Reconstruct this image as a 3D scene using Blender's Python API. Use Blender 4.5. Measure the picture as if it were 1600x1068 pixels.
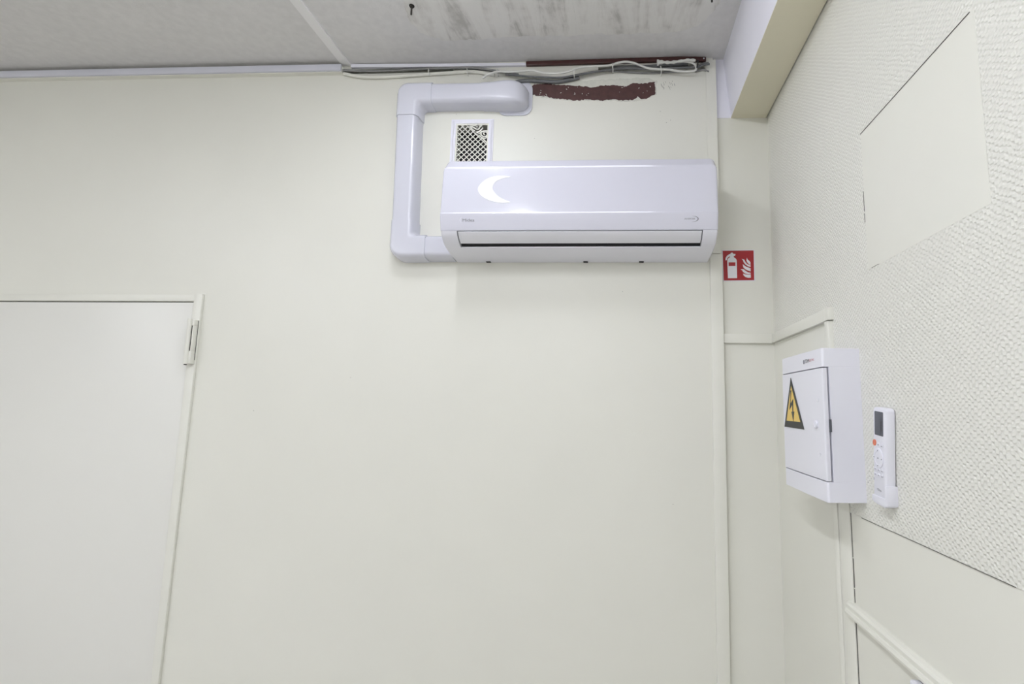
import bpy, bmesh, math, random
from mathutils import Vector, Matrix, noise
random.seed(7)
for o in list(bpy.data.objects): bpy.data.objects.remove(o)
S = bpy.context.scene
COL = S.collection
PI = math.pi

# ------------------------------------------------------------------ camera
R = ((0.9987, 0.0497, 0.0137), (0.0074, 0.1260, -0.9920), (-0.0510, 0.9908, 0.1255))
right, down, fwd = Vector(R[0]).normalized(), Vector(R[1]), Vector(R[2]).normalized()
down = fwd.cross(right).normalized(); right = down.cross(fwd).normalized()
cd = bpy.data.cameras.new('camera'); cam = bpy.data.objects.new('camera', cd); COL.objects.link(cam)
M = Matrix((right, -down, -fwd)).transposed().to_4x4(); M.translation = Vector((0, -1.75, 1.63))
cam.matrix_world = M
cd.sensor_fit = 'HORIZONTAL'; cd.sensor_width = 36.0; cd.lens = 36.0 * 799.09 / 1600.0
cd.shift_x = -(922.44 - 800) / 1600.0; cd.clip_start = 0.02
S.camera = cam

# ------------------------------------------------------------------ world, light, exposure
W = bpy.data.worlds.new('world'); S.world = W; W.use_nodes = True
W.node_tree.nodes['Background'].inputs[0].default_value = (0.9, 0.95, 1.0, 1)
W.node_tree.nodes['Background'].inputs[1].default_value = 0.3
S.view_settings.view_transform = 'Standard'; S.view_settings.look = 'None'
S.view_settings.exposure = 0.0; S.view_settings.gamma = 1.0; S.view_settings.use_curve_mapping = False
LAMP_COLOR = (0.963, 0.985, 1.06)
# battens: (x, y, length, along, diffuser width, radiance)
BATTENS = [(-0.58, -0.69, 0.36, 'y', .048, 68.0), (-0.515, -0.72, 0.565, 'x', .030, 10.0), (-0.027, -0.72, 0.395, 'x', .030, 10.0),  # the slim strips are added out of view for highlights on the air conditioner
           (-0.58, -2.05, 1.2, 'y', .048, 102.0), (-2.9, -2.05, 1.2, 'y', .048, 86.0), (-0.58, -4.2, 1.2, 'y', .048, 64.0),
           (-2.9, -4.2, 1.2, 'y', .048, 165.0), (-1.30, -5.8, 1.2, 'x', .048, 25.0), (-0.075, -5.8, 1.2, 'x', .048, 25.0)]

# ------------------------------------------------------------------ materials
def lin(c): return tuple((v / 12.92 if v <= .04045 else ((v + .055) / 1.055) ** 2.4) for v in c)
def mat(name, col, rough=.5, coat=0, bump=0, bscale=60, var=0, vscale=6, metal=0, spec=.5):
    m = bpy.data.materials.new(name); m.use_nodes = True; nt = m.node_tree; b = nt.nodes['Principled BSDF']
    b.inputs['Base Color'].default_value = (*col, 1); b.inputs['Roughness'].default_value = rough
    b.inputs['Metallic'].default_value = metal; b.inputs['Coat Weight'].default_value = coat
    b.inputs['Coat Roughness'].default_value = .03; b.inputs['Specular IOR Level'].default_value = spec
    tc = nt.nodes.new('ShaderNodeTexCoord')
    if var:
        n = nt.nodes.new('ShaderNodeTexNoise'); n.inputs['Scale'].default_value = vscale; n.inputs['Detail'].default_value = 5
        nt.links.new(tc.outputs['Object'], n.inputs['Vector'])
        r = nt.nodes.new('ShaderNodeValToRGB'); r.color_ramp.elements[0].position = .3; r.color_ramp.elements[1].position = .7
        r.color_ramp.elements[0].color = (*[c * (1 - var) for c in col], 1); r.color_ramp.elements[1].color = (*[min(1, c * (1 + var * .6)) for c in col], 1)
        nt.links.new(n.outputs['Fac'], r.inputs['Fac']); nt.links.new(r.outputs['Color'], b.inputs['Base Color'])
    if bump:
        n = nt.nodes.new('ShaderNodeTexNoise'); n.inputs['Scale'].default_value = bscale; n.inputs['Detail'].default_value = 4
        nt.links.new(tc.outputs['Object'], n.inputs['Vector'])
        bp = nt.nodes.new('ShaderNodeBump'); bp.inputs['Strength'].default_value = bump; bp.inputs['Distance'].default_value = .002
        nt.links.new(n.outputs['Fac'], bp.inputs['Height']); nt.links.new(bp.outputs['Normal'], b.inputs['Normal'])
    return m
def emit(name, col, s):
    m = bpy.data.materials.new(name); m.use_nodes = True; nt = m.node_tree; nt.nodes.clear()
    e = nt.nodes.new('ShaderNodeEmission'); e.inputs[0].default_value = (*col, 1); e.inputs[1].default_value = s
    o = nt.nodes.new('ShaderNodeOutputMaterial'); nt.links.new(e.outputs[0], o.inputs[0]); return m

CREAM = (.80, .795, .725)
m_wall = mat('cream_wall_paint', CREAM, .42, bump=.10, bscale=25, var=.015, vscale=3)
m_trim = mat('cream_gloss_paint', (.81, .805, .735), .38, bump=.12, bscale=40, var=.02, vscale=12)
m_door = mat('door_paint', (.80, .795, .75), .38, bump=.08, bscale=20)
m_ceil = mat('grey_ceiling_paint', (.73, .72, .715), .8, bump=.25, bscale=140, var=.05, vscale=40)
m_white = mat('white_wall_plaster', (.86, .855, .93), .6, bump=.2, bscale=60, var=.02)
m_plastic = mat('glossy_white_plastic', (.685, .685, .775), .16, coat=.6)
m_pvc = mat('white_pvc', (.67, .675, .75), .25, coat=.4)
m_satin = mat('satin_white_plastic', (.82, .82, .89), .4)
m_grey = mat('grey_louver_plastic', (.79, .79, .84), .42)
m_chin = mat('satin_casing_plastic', (.81, .81, .88), .36)
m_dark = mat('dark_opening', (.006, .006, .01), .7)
m_emblem = mat('bright_white_decal', (.98, .98, .98), .3, coat=.3)
m_brown = mat('old_brown_gloss_paint', (.070, .024, .022), .28, bump=.3, bscale=70, var=.15, vscale=30)
m_brownp = mat('old_brown_wall_paint', (.085, .036, .034), .6, bump=.4, bscale=90, var=.22, vscale=45)
m_scrape = mat('scraped_filler', (.70, .70, .63), .8, bump=.6, bscale=70, var=.10, vscale=40)
m_red = mat('sign_red', (.36, .012, .018), .35)
m_signw = mat('sign_white', (.80, .80, .84), .35)
m_black = mat('black_print', (.012, .012, .012), .4)
m_yellow = mat('warning_yellow', (.82, .58, .14), .4)
m_screen = mat('lcd_grey', (.10, .105, .125), .2)
m_orange = mat('orange_button', (.75, .20, .10), .4)
m_btn = mat('button_grey', (.30, .30, .34), .5)
m_pale = mat('pale_print_grey', (.18, .18, .21), .5)
m_redink = mat('red_print', (.5, .03, .08), .5)
m_cabg = mat('grey_cable', (.27, .27, .265), .5, var=.15, vscale=50)
m_cabd = mat('dark_grey_conduit', (.15, .155, .16), .5, var=.15, vscale=50)
m_cabw = mat('white_cable', (.74, .74, .70), .45)
m_steel = mat('dark_steel', (.05, .045, .04), .5, metal=.6)
m_floor = mat('floor_linoleum', (.60, .58, .55), .5, var=.1, vscale=4)
m_lamp = mat('lamp_white', (.8, .8, .8), .4)
m_crack = mat('dark_hairline', (.10, .095, .085), .8)

def mat_wallpaper():
    """staggered row of small soft bumps, a few millimetres apart, painted cream"""
    m = mat('bumpy_painted_wallpaper', (.80, .795, .735), .45); nt = m.node_tree; b = nt.nodes['Principled BSDF']; L = nt.links.new
    tc = nt.nodes.new('ShaderNodeTexCoord'); sp = nt.nodes.new('ShaderNodeSeparateXYZ')
    nz = nt.nodes.new('ShaderNodeTexNoise'); nz.inputs['Scale'].default_value = 45; nz.inputs['Detail'].default_value = 2
    L(tc.outputs['Object'], nz.inputs['Vector'])
    mx = nt.nodes.new('ShaderNodeMix'); mx.data_type = 'VECTOR'
    sub = nt.nodes.new('ShaderNodeVectorMath'); sub.operation = 'SUBTRACT'; sub.inputs[1].default_value = (.5, .5, .5); L(nz.outputs['Color'], sub.inputs[0])
    sc = nt.nodes.new('ShaderNodeVectorMath'); sc.operation = 'SCALE'; sc.inputs['Scale'].default_value = .010; L(sub.outputs[0], sc.inputs[0])
    ad = nt.nodes.new('ShaderNodeVectorMath'); ad.operation = 'ADD'; L(tc.outputs['Object'], ad.inputs[0]); L(sc.outputs[0], ad.inputs[1])
    L(ad.outputs[0], sp.inputs[0])
    def cosn(sock, period):
        a = nt.nodes.new('ShaderNodeMath'); a.operation = 'MULTIPLY'; a.inputs[1].default_value = 2 * PI / period; L(sock, a.inputs[0])
        c = nt.nodes.new('ShaderNodeMath'); c.operation = 'COSINE'; L(a.outputs[0], c.inputs[0]); return c.outputs[0]
    mu = nt.nodes.new('ShaderNodeMath'); mu.operation = 'MULTIPLY'; L(cosn(sp.outputs['Y'], .0142), mu.inputs[0]); L(cosn(sp.outputs['Z'], .0105), mu.inputs[1])
    mr = nt.nodes.new('ShaderNodeMapRange'); mr.inputs['From Min'].default_value = -.15; mr.inputs['From Max'].default_value = .95; mr.inputs['To Min'].default_value = 1; mr.inputs['To Max'].default_value = 0
    L(mu.outputs[0], mr.inputs['Value'])
    bp = nt.nodes.new('ShaderNodeBump'); bp.inputs['Strength'].default_value = 1.0; bp.inputs['Distance'].default_value = .0012
    L(mr.outputs[0], bp.inputs['Height']); L(bp.outputs['Normal'], b.inputs['Normal'])
    return m
m_paper = mat_wallpaper()

def mat_plaster():
    """trowelled filler: long pale and dark strokes running away from the wall"""
    m = mat('trowelled_plaster', (.5, .48, .45), .85); nt = m.node_tree; b = nt.nodes['Principled BSDF']; L = nt.links.new
    tc = nt.nodes.new('ShaderNodeTexCoord'); mp = nt.nodes.new('ShaderNodeMapping'); mp.inputs['Scale'].default_value = (16, 3.2, 1)
    mp.inputs['Rotation'].default_value = (0, 0, .12); L(tc.outputs['Object'], mp.inputs['Vector'])
    n = nt.nodes.new('ShaderNodeTexNoise'); n.inputs['Scale'].default_value = 1; n.inputs['Detail'].default_value = 5; n.inputs['Roughness'].default_value = .65
    n.inputs['Distortion'].default_value = .8; L(mp.outputs[0], n.inputs['Vector'])
    n2 = nt.nodes.new('ShaderNodeTexNoise'); n2.inputs['Scale'].default_value = 26; n2.inputs['Detail'].default_value = 6; L(tc.outputs['Object'], n2.inputs['Vector'])
    mx = nt.nodes.new('ShaderNodeMath'); mx.operation = 'MULTIPLY_ADD'; mx.inputs[1].default_value = .35; L(n2.outputs['Fac'], mx.inputs[0]); L(n.outputs['Fac'], mx.inputs[2])
    r = nt.nodes.new('ShaderNodeValToRGB'); e = r.color_ramp.elements
    e[0].position = .50; e[0].color = (.50, .49, .465, 1); e[1].position = .74; e[1].color = (.77, .76, .735, 1)
    x = e.new(.62); x.color = (.70, .685, .66, 1)
    L(mx.outputs[0], r.inputs['Fac']); L(r.outputs['Color'], b.inputs['Base Color'])
    bp = nt.nodes.new('ShaderNodeBump'); bp.inputs['Strength'].default_value = .6; bp.inputs['Distance'].default_value = .003
    L(mx.outputs[0], bp.inputs['Height']); L(bp.outputs['Normal'], b.inputs['Normal'])
    return m
m_plaster = mat_plaster()

# ------------------------------------------------------------------ helpers
def obj(name, verts, faces, m, parent=None, smooth=None, bevel=0):
    me = bpy.data.meshes.new(name); me.from_pydata([tuple(v) for v in verts], [], faces); me.validate()
    bm = bmesh.new(); bm.from_mesh(me); bmesh.ops.recalc_face_normals(bm, faces=bm.faces)
    if bevel:
        ed = [e for e in bm.edges if len(e.link_faces) == 2 and e.calc_face_angle(0) > .5]
        bmesh.ops.bevel(bm, geom=ed, offset=bevel, segments=2, profile=.5, affect='EDGES')
        bmesh.ops.recalc_face_normals(bm, faces=bm.faces)
    bm.to_mesh(me); bm.free()
    if smooth is not None or bevel:
        me.shade_smooth(); me.set_sharp_from_angle(angle=math.radians(smooth or 35))
    me.materials.append(m)
    o = bpy.data.objects.new(name, me); COL.objects.link(o)
    if parent:
        o.parent = parent
        if parent.type == 'EMPTY' or parent.location.length: o.matrix_parent_inverse = parent.matrix_basis.inverted()
    return o
def tag(o, label, cat, group=None, kind=None):
    o['label'] = label; o['category'] = cat
    if group: o['group'] = group
    if kind: o['kind'] = kind
    return o
def thing(name, label, cat, loc, group=None, kind=None):
    o = bpy.data.objects.new(name, None); COL.objects.link(o); o.location = loc; o.empty_display_size = .05
    return tag(o, label, cat, group, kind)
class MB:
    def __init__(s): s.v = []; s.f = []
    def box(s, x0, x1, y0, y1, z0, z1):
        b = len(s.v); s.v += [(x, y, z) for x in (x0, x1) for y in (y0, y1) for z in (z0, z1)]
        s.f += [tuple(b + i for i in q) for q in ((0, 1, 3, 2), (4, 6, 7, 5), (0, 4, 5, 1), (2, 3, 7, 6), (0, 2, 6, 4), (1, 5, 7, 3))]; return s
    def prism(s, pts, off):                      # closed polygon of 3-D points extruded by a vector
        n = len(pts); b = len(s.v); off = Vector(off)
        s.v += [tuple(p) for p in pts] + [tuple(Vector(p) + off) for p in pts]
        s.f += [tuple(range(b, b + n)), tuple(range(b + 2 * n - 1, b + n - 1, -1))]
        s.f += [(b + i, b + (i + 1) % n, b + n + (i + 1) % n, b + n + i) for i in range(n)]; return s
    def loft(s, rings, caps=True, closed=True):
        n = len(rings[0]); b = len(s.v)
        for r in rings: s.v += [tuple(p) for p in r]
        for k in range(len(rings) - 1):
            for i in range(n if closed else n - 1):
                j = (i + 1) % n; s.f.append((b + k * n + i, b + k * n + j, b + (k + 1) * n + j, b + (k + 1) * n + i))
        if caps: s.f += [tuple(b + i for i in range(n)), tuple(b + (len(rings) - 1) * n + i for i in range(n))]
        return s
    def tube(s, pts, r, sides=8, caps=True):
        pts = [Vector(p) for p in pts]; rings = []
        for i, p in enumerate(pts):
            t = (pts[min(i + 1, len(pts) - 1)] - pts[max(i - 1, 0)]).normalized()
            u = t.cross(Vector((0, 1, 0)) if abs(t.y) < .8 else Vector((0, 0, 1))).normalized(); w = t.cross(u)
            rr = r[i] if isinstance(r, (list, tuple)) else r
            rings.append([p + (u * math.cos(2 * PI * k / sides) + w * math.sin(2 * PI * k / sides)) * rr for k in range(sides)])
        return s.loft(rings, caps)
    def build(s, name, m, parent=None, smooth=None, bevel=0): return obj(name, s.v, s.f, m, parent, smooth, bevel)
def spline(p, n=8):
    P = [Vector(q) for q in p]; P = [P[0] * 2 - P[1]] + P + [P[-1] * 2 - P[-2]]; out = []
    for i in range(1, len(P) - 2):
        for k in range(n):
            t = k / n; a, b, c, d = P[i - 1:i + 3]
            out.append(.5 * ((2 * b) + (c - a) * t + (2 * a - 5 * b + 4 * c - d) * t * t + (3 * b - a - 3 * c + d) * t ** 3))
    return out + [P[-2]]
def rough_outline(pts, amp, step=.004):
    out = []
    for i, a in enumerate(pts):
        a = Vector(a); b = Vector(pts[(i + 1) % len(pts)]); n = max(1, int((b - a).length / step)); d = (b - a).normalized(); q = Vector((-d.y, d.x))
        for k in range(n): out.append(a.lerp(b, k / n) + q * random.uniform(-amp, amp))
    return out
def plate(mb, axis, u0, u1, w0, w1, d0, d1, holes=()):
    """rectangular slab with rectangular holes; axis 'y' (u=x,w=z) or 'x' (u=y,w=z) or 'z' (u=x,w=y)"""
    us = sorted({u0, u1, *[h[k] for h in holes for k in (0, 1)]}); ws = sorted({w0, w1, *[h[k] for h in holes for k in (2, 3)]})
    us = [u for u in us if u0 <= u <= u1]; ws = [w for w in ws if w0 <= w <= w1]
    solid = lambda i, j: 0 <= i < len(us) - 1 and 0 <= j < len(ws) - 1 and not any(h[0] <= (us[i] + us[i + 1]) / 2 <= h[1] and h[2] <= (ws[j] + ws[j + 1]) / 2 <= h[3] for h in holes)
    P = {'y': lambda u, w, d: (u, d, w), 'x': lambda u, w, d: (d, u, w), 'z': lambda u, w, d: (u, w, d)}[axis]
    idx = {}
    def vid(i, j, k):
        if (i, j, k) not in idx: idx[i, j, k] = len(mb.v); mb.v.append(P(us[i], ws[j], (d0, d1)[k]))
        return idx[i, j, k]
    for i in range(len(us) - 1):
        for j in range(len(ws) - 1):
            if not solid(i, j): continue
            for k in (0, 1): mb.f.append((vid(i, j, k), vid(i + 1, j, k), vid(i + 1, j + 1, k), vid(i, j + 1, k)))
            for di, dj, a, b in ((-1, 0, (i, j), (i, j + 1)), (1, 0, (i + 1, j), (i + 1, j + 1)), (0, -1, (i, j), (i + 1, j)), (0, 1, (i, j + 1), (i + 1, j + 1))):
                if not solid(i + di, j + dj): mb.f.append((vid(*a, 0), vid(*b, 0), vid(*b, 1), vid(*a, 1)))
    return mb
def text_part(name, s, width, xf, m, parent, depth=.0003):
    """lettering as a thin mesh; xf maps font-plane coordinates to the scene, width = length of the word"""
    c = bpy.data.curves.new('lettering', 'FONT'); c.body = s; c.size = 1; c.align_x = 'LEFT'; c.align_y = 'CENTER'; c.resolution_u = 3
    t = bpy.data.objects.new('lettering', c); COL.objects.link(t); bpy.context.view_layer.update()
    me = bpy.data.meshes.new_from_object(t.evaluated_get(bpy.context.evaluated_depsgraph_get()))
    bpy.data.objects.remove(t)
    w = max(v.co.x for v in me.vertices); k = width / w
    vs = [xf(v.co.x * k, v.co.y * k) for v in me.vertices]; fs = [tuple(p.vertices) for p in me.polygons]
    return obj(name, vs, fs, m, parent)

D = {
'c_cream': [(-1.0378, 2.867), (-0.9798, 2.8541), (-0.9177, 2.8494), (-0.8317, 2.8516), (-0.734, 2.8568), (-0.6368, 2.8612), (-0.5641, 2.8649), (-0.5156, 2.8612), (-0.462, 2.8485)],
'c_grey_a': [(-1.056, 2.8779), (-0.9563, 2.8718), (-0.833, 2.8718), (-0.7351, 2.8763), (-0.6375, 2.8768), (-0.5404, 2.876), (-0.4554, 2.8638), (-0.3948, 2.8497)],
'c_grey_b': [(-1.0564, 2.8831), (-0.9321, 2.8792), (-0.7843, 2.8786), (-0.6621, 2.8812), (-0.5647, 2.8786), (-0.4676, 2.868), (-0.3709, 2.8518)],
'c_white': [(-0.4996, 2.8236), (-0.4808, 2.8374), (-0.4428, 2.8494), (-0.4019, 2.8465), (-0.3588, 2.8482), (-0.3182, 2.8512), (-0.275, 2.8401), (-0.2226, 2.8372), (-0.1801, 2.8452), (-0.1448, 2.8573), (-0.1141, 2.8617), (-0.0386, 2.8639), (-0.0034, 2.8733), (0.0248, 2.8778), (0.0554, 2.8721), (0.1022, 2.852), (0.1372, 2.8462), (0.1837, 2.8432), (0.2185, 2.8362), (0.2601, 2.8348), (0.2787, 2.8407), (0.2777, 2.8584), (0.2605, 2.8701), (0.228, 2.8746)],
'c_grey_c': [(-0.4187, 2.8476), (-0.3346, 2.8382), (-0.2748, 2.8332), (-0.2154, 2.8307), (-0.1681, 2.8361), (-0.1091, 2.8476), (-0.0385, 2.8575), (0.0319, 2.8637), (0.1022, 2.8584), (0.1721, 2.8607), (0.2534, 2.8614), (0.2882, 2.8657), (0.3045, 2.8742), (0.3277, 2.8775)],
'c_grey_d': [(-0.4065, 2.8423), (-0.3344, 2.8331), (-0.2747, 2.8281), (-0.2152, 2.8256), (-0.168, 2.831), (-0.109, 2.8412), (-0.0385, 2.8525), (0.032, 2.856), (0.1022, 2.852), (0.1721, 2.8543), (0.2534, 2.8551), (0.2881, 2.8569), (0.3067, 2.8653), (0.3299, 2.8674)],
'c_grey_e': [(-0.2036, 2.8343), (-0.1446, 2.8471), (-0.0856, 2.856), (-0.0268, 2.8586), (0.0437, 2.8507), (0.1139, 2.8467), (0.1953, 2.8488), (0.2649, 2.8498), (0.2927, 2.853), (0.3089, 2.8565), (0.3295, 2.8472)],
'c_conduit_l': [(-0.3936, 2.8139), (-0.3651, 2.821), (-0.3222, 2.8226), (-0.2697, 2.819), (-0.2269, 2.8169), (-0.1797, 2.8236), (-0.1443, 2.8318)],
'c_conduit_r': [(-0.0198, 2.8673), (0.0319, 2.87), (0.1022, 2.871), (0.1722, 2.8746), (0.2536, 2.8779)],
'c_sleeve': [(0.1395, 2.8652), (0.1582, 2.867), (0.1861, 2.8654), (0.2187, 2.8685), (0.2512, 2.8729), (0.2767, 2.871)],
'clips': [(-0.7085, 2.8638), (-0.5628, 2.862), (-0.4495, 2.8596), (-0.163, 2.837), (-0.0221, 2.8607), (0.1531, 2.8469)],
'tie': [(0.284, 2.8567)],
'patch': [(-0.3289, 2.8081), (-0.3009, 2.8143), (-0.2696, 2.817), (-0.2319, 2.8096), (-0.1881, 2.8067), (-0.1445, 2.8045), (-0.1009, 2.797), (-0.0576, 2.8028), (-0.0205, 2.8054), (0.0288, 2.7998), (0.0534, 2.8106), (0.0842, 2.808), (0.1333, 2.8137), (0.1344, 2.766), (0.1087, 2.75), (0.0842, 2.7472), (0.072, 2.7573), (0.0536, 2.7444), (0.0168, 2.7431), (-0.0201, 2.749), (-0.057, 2.7431), (-0.1126, 2.7494), (-0.1559, 2.7462), (-0.1932, 2.7508), (-0.2369, 2.7563), (-0.2683, 2.7635), (-0.2996, 2.7661), (-0.3198, 2.7745)],
'white_strip': [(-1.0117, 2.9033), (-1.0107, 2.8896), (-0.6636, 2.8977), (-0.663, 2.8847), (-0.3438, 2.8943), (-0.3434, 2.8835)],
'brown_strip': [(-0.3439, 2.8994), (-0.3434, 2.8822), (-0.2529, 2.9), (-0.2525, 2.8833), (0.0788, 2.9043), (0.0789, 2.887), (0.2192, 2.9063), (0.2191, 2.8895), (0.3192, 2.902), (0.3189, 2.8842)],
'crescent': [(-0.3453, 2.366), (-0.3704, 2.3692), (-0.3914, 2.369), (-0.4142, 2.3636), (-0.4326, 2.3529), (-0.4467, 2.3378), (-0.4518, 2.3248), (-0.4466, 2.3096), (-0.4324, 2.2955), (-0.4111, 2.2845), (-0.3859, 2.2777), (-0.363, 2.2758), (-0.3423, 2.2778), (-0.3633, 2.2864), (-0.3824, 2.2972), (-0.3965, 2.3114), (-0.4043, 2.3244), (-0.4028, 2.3385), (-0.3928, 2.3514), (-0.3722, 2.361)],
'sign': [(0.3667, 2.1816), (0.4805, 2.1825), (0.4797, 2.0704), (0.369, 2.0691)],
'remote_screen': [(-0.6818, 1.6277), (-0.7129, 1.6255), (-0.7101, 1.5791), (-0.6792, 1.5811)],
'remote_out': [(-0.6802, 1.6366), (-0.7297, 1.6367), (-0.7186, 1.4542), (-0.6596, 1.4522)],
'remote_misc': [(-0.6775, 1.5658), (-0.69, 1.5641), (-0.7022, 1.5625), (-0.6886, 1.541), (-0.7058, 1.5401), (-0.6903, 1.5554), (-0.6724, 1.5206), (-0.685, 1.5195), (-0.6973, 1.519), (-0.6714, 1.5116), (-0.684, 1.5107), (-0.6987, 1.51)],
'remote_low': [(-0.6605, 1.4605), (-0.7028, 1.4603), (-0.7161, 1.4942), (-0.6825, 1.4746)],
'lock': [(-0.5628, 1.5986)],
'logo': [(-0.4958, 1.749), (-0.5601, 1.7483), (-0.5589, 1.7374), (-0.4946, 1.7383)],
'stain': [(0.1611, 2.8209), (-0.1999, 2.6141), (0.1142, 2.5728), (-0.7032, 2.7738)],
}

# ------------------------------------------------------------------ the setting
CZ = 2.905; XR = .5389; XL = -4.4; YF = -7.0
tag(MB().box(XL - .1, .66, YF - .1, .12, -.1, 0).build('floor', m_floor), 'floor of the room, below the view', 'floor', kind='structure')
ce = MB().box(-1.03, .45, YF - .1, .12, CZ, CZ + .1).build('ceiling', m_ceil)
tag(ce, 'grey painted ceiling slab above the air conditioner', 'ceiling', kind='structure')
MB().box(XL - .1, -1.031, YF - .1, .12, CZ + .0015, CZ + .1).build('ceiling_panel', m_ceil, ce)
js = MB().box(-1.047, -1.0125, YF, -.004, CZ - .006, CZ + .001).build('joint_strip', mat('joint_strip_paint', (.86, .85, .85), .7, bump=.15, bscale=80), ce)
js['label'] = 'pale flat strip covering the joint between the ceiling panels'
# trowelled plaster patch
out = [(-.72, -1.4), (-.70, -.55), (-.672, -.34), (-.700, -.235), (-.685, -.165), (-.62, -.126), (-.52, -.128), (-.417, -.131), (-.28, -.137), (-.148, -.134), (-.06, -.142), (-.015, -.134), (.073, -.141), (.14, -.137), (.203, -.146), (.262, -.165), (.288, -.19), (.315, -.26), (.32, -1.4)]
ro = rough_outline(out, .004, .012)
bm = bmesh.new(); bv = [bm.verts.new((p.x, p.y, CZ - .0045)) for p in ro]; f = bm.faces.new(bv)
r_ = bmesh.ops.extrude_face_region(bm, geom=[f])
for v in r_['geom']:
    if isinstance(v, bmesh.types.BMVert): v.co.z = CZ + .001
bmesh.ops.triangulate(bm, faces=bm.faces); me = bpy.data.meshes.new('plaster_patch'); bm.to_mesh(me); bm.free(); me.materials.append(m_plaster)
pp = bpy.data.objects.new('plaster_patch', me); COL.objects.link(pp); pp.parent = ce
pp['label'] = 'rough trowelled patch of pale filler on the grey ceiling'
for pts in ([(-.15, -.33), (-.143, -.2), (-.147, -.14)], [(.045, -.36), (.043, -.25), (.039, -.195)]):
    MB().tube([(x, y, CZ - .003) for x, y in pts], .0022, 5).build('trowel_ridge', m_plaster, ce, 60)

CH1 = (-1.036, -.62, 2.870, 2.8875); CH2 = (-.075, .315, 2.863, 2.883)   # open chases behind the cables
SPECKS = [(.153, 2.698), (.190, 2.664), (.175, 2.655), (-.305, 2.60), (-.60, 2.70), (-1.27, 1.60), (.19, 1.315), (-.93, 1.72), (.02, 2.03)]
VENT = (-.600, -.474, 2.44, 2.662)
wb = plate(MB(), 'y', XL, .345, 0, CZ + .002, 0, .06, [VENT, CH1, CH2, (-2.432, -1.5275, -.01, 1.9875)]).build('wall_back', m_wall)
tag(wb, 'cream painted back wall carrying the air conditioner', 'wall', kind='structure')
MB().box(.33, .66, .012, .08, 0, CZ + .002).build('recessed_panel', m_wall, wb)['label'] = 'narrow cream strip of wall between the corner strip and the right wall'
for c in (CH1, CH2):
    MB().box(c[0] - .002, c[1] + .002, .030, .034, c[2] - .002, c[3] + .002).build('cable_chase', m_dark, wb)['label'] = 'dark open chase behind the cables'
rp = MB().prism([(x, -.0004, z) for x, z in [(v.x, v.y) for v in rough_outline(D['patch'], .0022, .005)]], (0, .001, 0)).build('exposed_paint', m_brownp, wb)
rp['label'] = 'ragged band of old maroon paint where the cream has peeled off'
rim = rough_outline([(-.325, 2.772), (-.27, 2.758), (-.19, 2.745), (-.10, 2.744), (-.02, 2.742), (.055, 2.738), (.09, 2.743), (.139, 2.764), (.141, 2.818), (.10, 2.832), (.0, 2.829), (-.08, 2.826), (-.16, 2.822), (-.22, 2.824), (-.28, 2.822), (-.325, 2.815)], .0025, .006)
MB().prism([(p.x, -.0002, p.y) for p in rim], (0, .001, 0)).build('flaked_edge', m_scrape, wb)['label'] = 'pale flaking edge around the peeled maroon band'
for k in range(26):     # loose flakes left on the maroon band
    x = random.uniform(-.3, .125); z = random.uniform(2.765, 2.80); s = random.uniform(.0008, .0022)
    a = random.uniform(0, PI); q = [(x + s * math.cos(a + t) * (1.8 if i % 2 else .7), -.0009, z + s * math.sin(a + t) * (1.4 if i % 2 else .7)) for i, t in enumerate((0, 1.3, 2.9, 4.4))]
    MB().prism(q, (0, .0006, 0)).build('paint_flake', m_scrape, wb)
for k in range(18):     # dark pencil-like scratches right of the band
    x = .150 + random.uniform(0, .055); z = 2.80 + random.uniform(-.012, .02); h = random.uniform(.004, .011)
    MB().prism([(x, -.0002, z), (x + .0008, -.0002, z), (x + .0018 + .15 * h, -.0002, z - h), (x + .0012 + .15 * h, -.0002, z - h)], (0, .0004, 0)).build('scratch', m_crack, wb)

for x, z in SPECKS:
    MB().prism([(x + .0012 * math.cos(PI / 3 * i), -.0002, z + .0010 * math.sin(PI / 3 * i)) for i in range(6)], (0, .0004, 0)).build('speck', m_crack, wb)
wr = MB().box(XR, .66, YF - .1, .08, 0, CZ + .002).build('wall_right', m_wall)
tag(wr, 'cream right wall with bumpy painted wallpaper above smooth panels', 'wall', kind='structure')
wp = plate(MB(), 'x', -6.9, -.012, 1.398, CZ, XR - .0012, XR + .001, [(-1.0165, -.654, 1.9285, 2.238), (-.452, .0, 1.3, 1.884)]).build('wallpaper', m_paper, wr)
wp['label'] = 'cream wallpaper embossed with rows of small bumps'
sp_ = MB().box(XR - .0015, XR + .001, -1.0165, -.654, 1.9285, 2.238).build('smooth_patch', m_wall, wr)
sp_['label'] = 'smooth cream rectangle set into the bumpy wallpaper'
def hair(y0, z0, y1, z1, t=.0011, x=XR - .0026):
    d = Vector((y1 - y0, z1 - z0)).normalized(); q = Vector((-d.y, d.x)) * t / 2
    MB().prism([(x, y0 + q.x, z0 + q.y), (x, y1 + q.x, z1 + q.y), (x, y1 - q.x, z1 - q.y), (x, y0 - q.x, z0 - q.y)], (.0008, 0, 0)).build('crack', m_crack, wr)
hair(-.654, 2.2378, -1.008, 2.2378, .0010); hair(-.6535, 2.105, -.6535, 2.06, .0007); hair(-.6535, 2.055, -.6535, 2.035, .0007); hair(-.67, 1.929, -.70, 1.929, .0004)
hair(-.565, 1.3975, -1.00, 1.3975, .0010, XR - .0018)
tag(MB().box(XL - .1, XL, YF - .1, .08, 0, CZ + .002).build('wall_left', m_wall), 'cream left wall outside the view', 'wall', kind='structure')
tag(MB().box(XL - .1, .66, YF - .1, YF, 0, CZ + .002).build('wall_front', m_wall), 'cream wall behind the camera', 'wall', kind='structure')
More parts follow.
